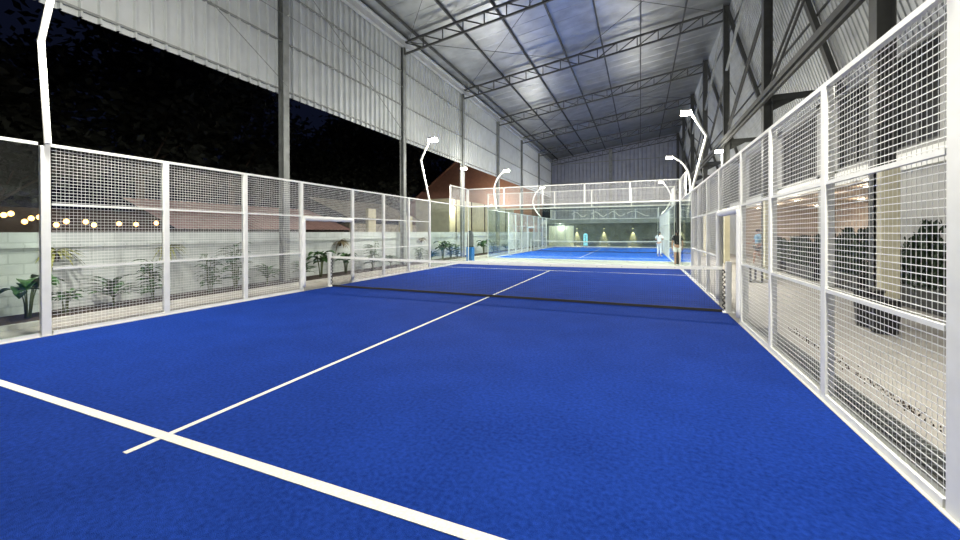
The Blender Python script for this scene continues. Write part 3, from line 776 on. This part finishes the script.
# ------------------------------------------------------------------ reception at the far end
RY = 36.6
struct('wall_reception', MB().box(-3.55, 7.2, RY, RY+.15, 0, 2.55).box(-7.3, -6.5, RY, RY+.15, 0, 2.55).box(-6.5, -3.55, RY, RY+.15, 2.30, 2.55), 'wall_dark')
struct('ceiling_reception', MB().box(-7.3, 7.2, RY-1.2, RY+4, 2.55, 2.95), 'grey_plaster')
dr = struct('door_1', MB().box(-6.48, -3.57, RY+.04, RY+.09, 0, 2.30), 'door_cream'); ORI[dr.name] = (0,0,0)
jb = MB()
for x in (-6.46, -5.5, -4.55, -3.6): jb.box(x-.03, x+.03, RY+.0, RY+.04, 0, 2.3)
obj('door_frame', jb, 'metal_plain', dr)
for x in (-5.6, -4.65): obj('door_handle', MB().tube([(x, RY-.03, .9), (x, RY-.03, 1.4)], .015, 8), 'metal_plain', dr)
for i, x in enumerate((-3.2, -.27, 2.71)):
    t = thing('wall_sconce', (x, RY-.05, 1.9), '%s wall sconce washing the dark reception wall' % ('left', 'middle', 'right')[i], 'wall light', 'reception sconces')
    obj('shade', MB().lathe([(.055,-.14),(.06,.14)], (x, RY-.11, 2.1), 12), 'steel_dark', t)
    obj('glow', MB().lathe([(.045,-.01),(.045,.01)], (x, RY-.11, 1.95), 12), 'sconce_glow', t)
    l = bpy.data.lights.new('sconce', 'SPOT'); l.energy = 1600; l.color = (1, .78, .42); l.spot_size = math.radians(46); l.spot_blend = .6; l.shadow_soft_size = .03
    lo = bpy.data.objects.new('sconce_light', l); COL.objects.link(lo); lo.parent = t; lo.location = (0, -.09, 0.02); 
for i, (x, y) in enumerate(((-5.0, RY-.8),)):
    t = thing('door_fill_spot', (x, y, 2.55), 'added small spot under the reception ceiling edge, brightening the door', 'ceiling light')  # added fill spot that brightens the cream reception door
    obj('rim', MB().lathe([(.07,-.02),(.07,0)], (x, y, 2.55), 12), 'white_paint', t)
    obj('diffuser', MB().lathe([(.05,-.005),(.05,0)], (x, y, 2.53), 12), 'downlight', t)
    l = bpy.data.lights.new('spot', 'POINT'); l.energy = (120, 30, 30, 30)[i]; l.color = (1, .98, .92); l.shadow_soft_size = .05
    lo = bpy.data.objects.new('door_fill_light', l); COL.objects.link(lo); lo.parent = t; lo.location = (0, 0, -.10)
bs = thing('banner_sign', (-2.2, RY-.6, 0), 'upright glowing light blue banner with dark lettering marks near the far wall', 'sign')
obj('base', MB().box(-2.42, -1.98, RY-.75, RY-.45, 0, .06), 'steel_dark', bs)
bd = []
pn = MB(); pn.box(-2.42, -1.98, RY-.63, RY-.57, .06, 1.22)
pn.lathe([(.0,0)], (0,0,0), 3) if False else None
pn.tube([(-2.2, RY-.63, 1.22), (-2.2, RY-.57, 1.22)], .22, 20)
obj('panel', pn, 'sign_glow', bs)
mk = MB()
for k, (dx, w_) in enumerate(((0,.10),(-.02,.08),(.02,.09),(0,.07),(.01,.10))):
    mk.box(-2.2+dx-w_, -2.2+dx+w_, RY-.64, RY-.63, 1.18-.17*k, 1.10-.17*k)
obj('lettering', mk, 'steel_dark', bs)
sf = thing('low_sofa', (4.2, RY-.9, 0), 'low black seat before the dark reception wall', 'sofa')
obj('seat', MB().box(3.6, 4.9, RY-1.2, RY-.5, .15, .45), 'black_plastic', sf, bevel=.03)
obj('backrest', MB().box(3.6, 4.9, RY-.5, RY-.35, .15, .85), 'black_plastic', sf, bevel=.03)
for x in (3.7, 4.8): obj('leg', MB().box(x-.03, x+.03, RY-1.1, RY-.6, 0, .15), 'steel_dark', sf)
# wavy white garland seen in the band above the far end glass
mb = MB()
for (xa, xb) in ((-3.2, -1.7), (-1.2, .3), (.5, 2.0), (2.2, 4.2)):
    pts = [(xa+(xb-xa)*q/16, 32.93, 3.42+.24*math.sin(q/16*math.pi*2*(1 if xa < 1 else .8))) for q in range(17)]
    mb.tube(pts, .045, 6)
obj('wave_motif', mb, 'white_paint', FAR_END)['label'] = 'white wavy line motif in the mesh band'

# blue bin with rounded grey top at the far left corner of the near court
bb = thing('ball_machine', (-5.19, 10.75, 0), 'blue box with a tall rounded grey top outside the far left glass corner', 'machine')
obj('base', MB().box(-5.36, -5.02, 10.57, 10.93, 0, .78), 'blue_plastic', bb, bevel=.02)
o = obj('top', MB().lathe([(.17,0),(.18,.1),(.18,.62),(.15,.76),(.08,.85),(.01,.88)], (-5.19, 10.75, .80), 18), 'grey_fabric', bb, smooth=True)
obj('collar', MB().lathe([(.19,0),(.19,.04)], (-5.19, 10.75, .78), 18), 'black_plastic', bb)

# ------------------------------------------------------------------ people
def skinobj(name, verts, edges, radii, m, parent, sub=2, root=0):
    me = bpy.data.meshes.new(name); me.from_pydata(verts, edges, []); me.update()
    o = bpy.data.objects.new(name, me); COL.objects.link(o); o.parent = parent; ORI[o.name] = (0,0,0)
    md = o.modifiers.new('skin', 'SKIN'); md.use_smooth_shade = True
    if not me.skin_vertices: me.skin_vertices.new()
    for i, r in enumerate(radii):
        rr = r if isinstance(r, tuple) else (r, r); me.skin_vertices[0].data[i].radius = rr
        me.skin_vertices[0].data[i].use_root = (i == root)
    s = o.modifiers.new('sub', 'SUBSURF'); s.levels = sub; s.render_levels = sub
    me.materials.append(M[m]); return o
def person(loc, rz, h, label, shirt, pants, P, long_pants=False, skirt=False, longhair=False, name='person'):
    """P: joint positions in the person's own frame for a 1.72 m body facing -Y; scaled to h"""
    k = h/1.72
    t = thing(name, loc, label, 'person'); t.rotation_euler = (0, 0, rz); t.scale = (1,1,1)
    J = {n: tuple(c*k for c in v) for n, v in P.items()}
    names = []; V = []; R = []; E_ = []
    def add(n, p, r): names.append(n); V.append(p); R.append(tuple(q*k for q in r) if isinstance(r, tuple) else r*k); return len(V)-1
    ids = {}
    rad = dict(pelvis=(.15,.11), waist=(.125,.095), chest=(.155,.11), neckb=(.07,.06), neck=(.05,.05), head=(.075,.088), crown=(.062,.075),
               sh=.062, el=.040, wr=.027, palm=.034, hip=(.088,.09), kn=.055, calf=.052, an=.038, ball=.036, toe=.026)
    for n in ('pelvis', 'waist', 'chest', 'neckb', 'neck', 'head', 'crown'): ids[n] = add(n, J[n], rad[n])
    for a, b in (('pelvis','waist'),('waist','chest'),('chest','neckb'),('neckb','neck'),('neck','head'),('head','crown')): E_.append((ids[a], ids[b]))
    for s in 'lr':
        for n in ('sh','el','wr','palm'): ids[n+s] = add(n+s, J[n+s], rad[n])
        E_ += [(ids['neckb'], ids['sh'+s]), (ids['sh'+s], ids['el'+s]), (ids['el'+s], ids['wr'+s]), (ids['wr'+s], ids['palm'+s])]
        pa = Vector(J['palm'+s]); wr = Vector(J['wr'+s]); d = (pa-wr).normalized(); sd = d.cross(Vector((1,0,0))).normalized()
        for q in range(4):
            L = (.066, .074, .070, .056)[q]*k; o_ = sd*((q-1.5)*.019*k)
            i1 = add('f', tuple(pa+d*.03*k+o_), .009); i2 = add('f', tuple(pa+d*(.03*k+L*.55)+o_*1.05), .008); i3 = add('f', tuple(pa+d*(.03*k+L*.9)+o_*1.05+Vector((0,-.012*k,-.008*k))), .007)
            E_ += [(ids['palm'+s], i1), (i1, i2), (i2, i3)]
        i1 = add('th', tuple(wr+d*.03*k-sd*.035*k), .010); i2 = add('th', tuple(wr+d*.065*k-sd*.05*k), .008); E_ += [(ids['wr'+s], i1), (i1, i2)]
        for n in ('hip','kn','calf','an','ball','toe'):
            p = J[n+s] if n+s in J else tuple(Vector(J['kn'+s])*.65+Vector(J['an'+s])*.35+Vector((0,.012,0)))
            ids[n+s] = add(n+s, p, rad[n])
        E_ += [(ids['pelvis'], ids['hip'+s]), (ids['hip'+s], ids['kn'+s]), (ids['kn'+s], ids['calf'+s]), (ids['calf'+s], ids['an'+s]), (ids['an'+s], ids['ball'+s]), (ids['ball'+s], ids['toe'+s])]
    body = skinobj('body', V, E_, R, 'skin', t)
    hd = Vector(J['head']); fw = Vector((0,-1,0))
    fc = MB().lathe([(.004,.02),(.012,-.012),(.010,-.02)], tuple(hd+fw*.088*k+Vector((0,0,.0))), 8)
    obj_local('nose', fc, 'skin', t, True)
    for sx_ in (-1, 1):
        obj_local('eye', MB().lathe([(.002,-.008),(.009,0),(.002,.008)], tuple(hd+fw*.078*k+Vector((sx_*.03*k,0,.025*k))), 8), 'hair', t)
        obj_local('ear', MB().lathe([(.006,-.03),(.014,0),(.010,.03)], tuple(hd+Vector((sx_*.078*k,.01,0))), 8), 'skin', t, True)
    obj_local('mouth', MB().box(hd.x-.022*k, hd.x+.022*k, hd.y-.084*k, hd.y-.078*k, hd.z-.048*k, hd.z-.040*k), 'cloth_dark', t)
    # hair cap
    hv = MB(); c = hd+Vector((0,.018*k,.055*k)); n = 14
    prof = [(.0873,-.05),(.093,0),(.085,.04),(.06,.068),(.02,.08)]
    hv.lathe([(r*k, z*k) for r, z in prof], tuple(c), n)
    if longhair: hv.tube([tuple(c+Vector((0,.05*k,.02*k))), tuple(c+Vector((0,.10*k,-.08*k))), tuple(c+Vector((0,.10*k,-.26*k)))], [.05*k,.045*k,.02*k], 8)
    obj_local('hair', hv, 'hair', t, True)
    # shirt
    a = {}; V=[]; R=[]; E_=[]
    for n, r in (('pelvis',(.158,.118)),('waist',(.145,.115)),('chest',(.175,.13)),('neckb',(.09,.08))):
        p = Vector(J[n]); 
        if n == 'pelvis': p += Vector((0,0,.03*k))
        a[n] = add2(V, R, tuple(p), r, k)
    E_ += [(0,1),(1,2),(2,3)]
    for s in 'lr':
        i = add2(V, R, J['sh'+s], .078, k); e = Vector(J['sh'+s])*.25+Vector(J['el'+s])*.75; j = add2(V, R, tuple(e), .062, k); E_ += [(3, i), (i, j)]
    skinobj('shirt', V, E_, R, shirt, t)
    V=[]; R=[]; E_=[]
    add2(V, R, tuple(Vector(J['pelvis'])+Vector((0,0,.02))), (.162,.122), k)
    for s in 'lr':
        i = add2(V, R, J['hip'+s], .105, k)
        if long_pants:
            j = add2(V, R, J['kn'+s], .075, k); q = Vector(J['kn'+s])*.1+Vector(J['an'+s])*.9; l_ = add2(V, R, tuple(q), .058, k); E_ += [(0,i),(i,j),(j,l_)]
        else:
            q = Vector(J['hip'+s])*.35+Vector(J['kn'+s])*.65; j = add2(V, R, tuple(q), .092, k); E_ += [(0,i),(i,j)]
    skinobj('trousers' if long_pants else 'shorts', V, E_, R, pants, t)
    for s in 'lr':
        V=[]; R=[]; E_=[(0,1),(1,2)]
        add2(V, R, J['an'+s], .044, k); add2(V, R, J['ball'+s], .044, k); add2(V, R, J['toe'+s], .034, k)
        skinobj('shoe', V, E_, R, 'cloth_white', t)
    return t
def add2(V, R, p, r, k):
    V.append(p); R.append(tuple(q*k for q in r) if isinstance(r, tuple) else r*k); return len(V)-1
def obj_local(name, mb, m, t, smooth=False):
    me = bpy.data.meshes.new(name); me.from_pydata(mb.v, [], mb.f); me.update(); o = bpy.data.objects.new(name, me)
    COL.objects.link(o); me.materials.append(M[m]); o.parent = t; ORI[o.name] = (0,0,0)
    if smooth: me.shade_smooth()
    return o
STAND = dict(pelvis=(0,0,.95), waist=(0,0,1.08), chest=(0,.01,1.28), neckb=(0,.01,1.42), neck=(0,0,1.48), head=(0,-.01,1.58), crown=(0,0,1.65),
    shl=(.17,.01,1.40), ell=(.23,.03,1.12), wrl=(.22,-.07,.88), palml=(.22,-.10,.80), shr=(-.17,.01,1.40), elr=(-.23,.03,1.12), wrr=(-.22,-.07,.88), palmr=(-.22,-.10,.80),
    hipl=(.09,0,.88), knl=(.10,-.02,.49), anl=(.10,.03,.09), balll=(.11,-.07,.04), toel=(.11,-.15,.035), hipr=(-.09,0,.88), knr=(-.10,-.02,.49), anr=(-.10,.03,.09), ballr=(-.11,-.07,.04), toer=(-.11,-.15,.035))
WALK = dict(STAND); WALK.update(ell=(.24,.14,1.15), wrl=(.24,.02,.94), palml=(.24,-.05,.90), elr=(-.24,-.10,1.13), wrr=(-.23,-.27,1.02), palmr=(-.23,-.34,1.02),
    knl=(.10,-.17,.52), anl=(.10,-.20,.12), balll=(.11,-.31,.06), toel=(.11,-.38,.06), knr=(-.10,.06,.49), anr=(-.10,.32,.16), ballr=(-.11,.24,.05), toer=(-.11,.17,.035))
HANDS = dict(STAND); HANDS.update(ell=(.27,.02,1.18), wrl=(.13,-.20,1.15), palml=(.06,-.24,1.17), elr=(-.27,.02,1.18), wrr=(-.13,-.20,1.15), palmr=(-.06,-.24,1.19))
person((8.45, 12.8, 0), -1.5, 1.72, 'person in a light blue shirt and dark shorts walking outside the right fence', 'cloth_blue', 'cloth_dark', WALK)
person((5.02, 11.45, 0), math.pi, 1.66, 'person in a black top and white shorts standing in the aisle between the courts', 'cloth_black', 'cloth_white', STAND, longhair=True)
person((4.55, 18.6, 0), 2.6, 1.60, 'person in white with long dark hair inside the far court by the right fence', 'cloth_white', 'cloth_white', HANDS, long_pants=True, longhair=True)
